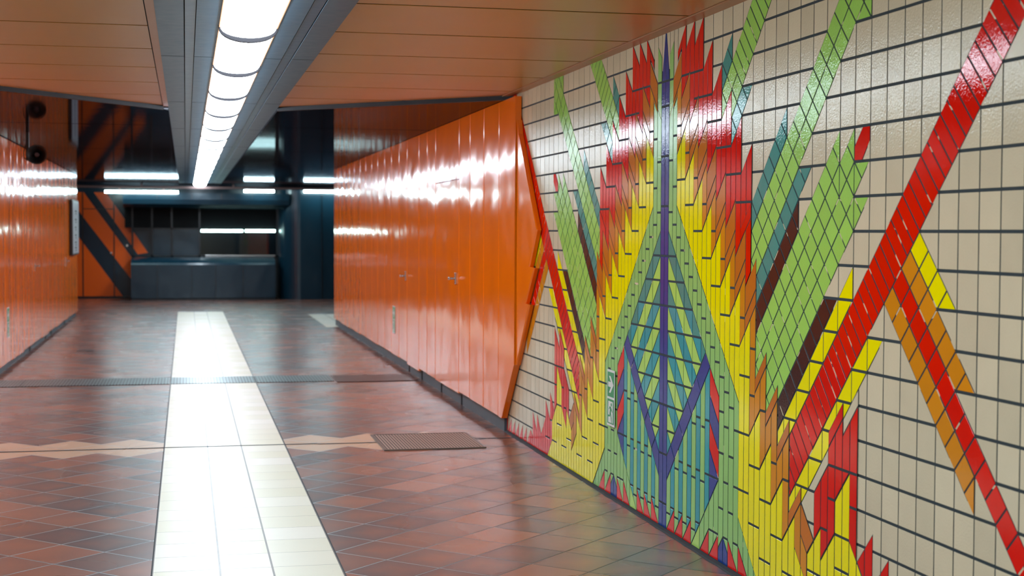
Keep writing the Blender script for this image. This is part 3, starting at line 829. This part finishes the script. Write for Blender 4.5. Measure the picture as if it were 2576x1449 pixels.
# rounded right return from opening to wall
bm = bmesh.new()
pts = []
for i in range(13):
    t = PI/2*i/12; pts.append((1.9+.55*math.sin(t)*1.0, 33.2-.93*(1-math.cos(t)) if False else 32.27+.93*(1-math.sin(t))*0+.93*math.cos(t)))
pts = [(2.02, 33.45)]+[(2.02+.42*(1-math.cos(PI/2*i/10)), 32.75-.45*math.sin(PI/2*i/10)) for i in range(11)]+[(9.2, 32.25), (9.2, 33.45)]
prism(bm, pts, 'z', 0, 2.42, 0)
box(bm, 2.9, 2.912, 32.27, 32.35, .03, 2.4, 1)
fixn(bm); put(link('rounded_side_wall', bm, [m_blue, m_bluedark]), ks)
bm = bmesh.new()
for xx in (-1.14, -.721, -.298, .30, 2.0): box(bm, xx-.02, xx+.02, 33.30, 33.36, .92, 1.98, 0)
box(bm, -1.14, 2.02, 33.30, 33.36, .92, .95, 0); box(bm, -1.14, .30, 33.30, 33.36, 1.52, 1.55, 0)
fixn(bm); wf = put(link('window_frame', bm, m_bluedark), ks)
bm = bmesh.new(); box(bm, -1.3, 2.1, 33.31, 33.33, 1.555, 1.975); fixn(bm); put(link('upper_panel', bm, paint('black_blue', L(2, 6, 10), .5, spec=.15)), ks)
n = NT('kiosk_glass'); n.bsdf(Base_Color=L(12, 18, 24), Roughness=.03, Specular_IOR_Level=.7)
bm = bmesh.new(); box(bm, .32, 1.98, 33.34, 33.35, .95, 1.97); fixn(bm); put(link('window_pane', bm, n.m), wf)
bm = bmesh.new(); box(bm, -.28, .28, 33.35, 33.36, .95, 1.52); box(bm, -.7, -.32, 33.35, 33.36, .95, 1.52); fixn(bm); put(link('side_panel', bm, m_blue), ks)
bm = bmesh.new(); box(bm, .42, 1.95, 33.22, 33.29, .925, .96, 0, .004); fixn(bm); put(link('window_sill', bm, m_metal), ks)
def tube_lamp(x0, x1, y, z, label, group, r=.028, hang=0, mt=None):
    t = empty('tube_lamp', (.5*(x0+x1), y, z), label, 'tube lamp', group)
    bm = bmesh.new(); cyl(bm, (0, y, z), r, r, 0, x0, x1, 16); fixn(bm); put(link('tube', bm, mt or m_tube), t)
    bm = bmesh.new()
    for xx in (x0-.02, x1):
        bm = bmesh.new() if xx == x1 else bm
        cyl(bm, (0, y, z), r*1.05, r*1.05, 0, xx, xx+.02, 16); fixn(bm); put(link('end_cap', bm, m_blackmetal), t)
    if hang:
        for q in (.2, .8):
            bm = bmesh.new(); box(bm, x0+(x1-x0)*q-.015, x0+(x1-x0)*q+.015, y-.008, y+.008, z+r*.9, hang)
            fixn(bm); put(link('hanger', bm, m_rail), t)
tube_lamp(-1.65, -.15, 32.0, 2.305, 'bright tube lamp under the rail above the orange striped doors', 'rail lamps', hang=2.384)
tube_lamp(1.22, 1.86, 32.0, 2.345, 'short bright tube lamp under the rail, middle of the three', 'rail lamps', hang=2.384)
tube_lamp(2.49, 3.9, 32.0, 2.350, 'bright tube lamp running behind the right orange cladding corner', 'rail lamps', hang=2.384)
tube_lamp(.33, 1.24, 33.2, 1.492, 'longer left tube lamp in the kiosk window', 'kiosk lamps', mt=m_tube2)
tube_lamp(1.29, 1.95, 33.2, 1.494, 'shorter right tube lamp in the kiosk window', 'kiosk lamps', mt=m_tube2)
bm = bmesh.new(); box(bm, -6, 6, 31.97, 32.03, 2.385, 2.43, 0)
for xx in (-5, -3, -.9, 1.0, 3.2, 5): box(bm, xx-.02, xx+.02, 31.99, 32.01, 2.43, 2.47, 0)
fixn(bm); struct(link('trim_4', bm, m_rail))
# side ends of the cross hall
bm = bmesh.new(); box(bm, -9.4, -9.2, 26.7, 33.7, 0, 2.5); fixn(bm); struct(link('wall_hall_left', bm, m_blue))
bm = bmesh.new(); box(bm, 9.2, 9.4, 23.3, 33.7, 0, 2.5); fixn(bm); struct(link('wall_hall_right', bm, m_blue))

# ================================================================ WORLD + CAMERA
w = bpy.data.worlds.new('world'); sc.world = w; w.use_nodes = True
w.node_tree.nodes['Background'].inputs[0].default_value = (.01, .012, .015, 1); w.node_tree.nodes['Background'].inputs[1].default_value = 1
cam = bpy.data.cameras.new('camera'); co = bpy.data.objects.new('camera', cam); C.objects.link(co)
R_ = ((0.9762822472544866, -0.004385534671533864, 0.21645724931582735), (-0.21646477170389591, -0.03823068440568198, 0.9755416020760229), (0.003997037266487326, -0.9992593166218255, -0.03827325224712936))
M_ = Matrix(((R_[0][0], -R_[0][1], -R_[0][2], 0), (R_[1][0], -R_[1][1], -R_[1][2], 0), (R_[2][0], -R_[2][1], -R_[2][2], 1.5), (0, 0, 0, 1)))
co.matrix_world = M_
cam.sensor_width = 36; cam.lens = 3700/2576*36; cam.clip_end = 200; cam.clip_start = .05
cam.dof.use_dof = True; cam.dof.focus_distance = 6.8; cam.dof.aperture_fstop = 3.7
sc.camera = co
sc.view_settings.view_transform = 'Standard'; sc.view_settings.look = 'None'
sc.view_settings.gamma = 1; sc.view_settings.use_curve_mapping = False
sc.view_settings.exposure = 0.16
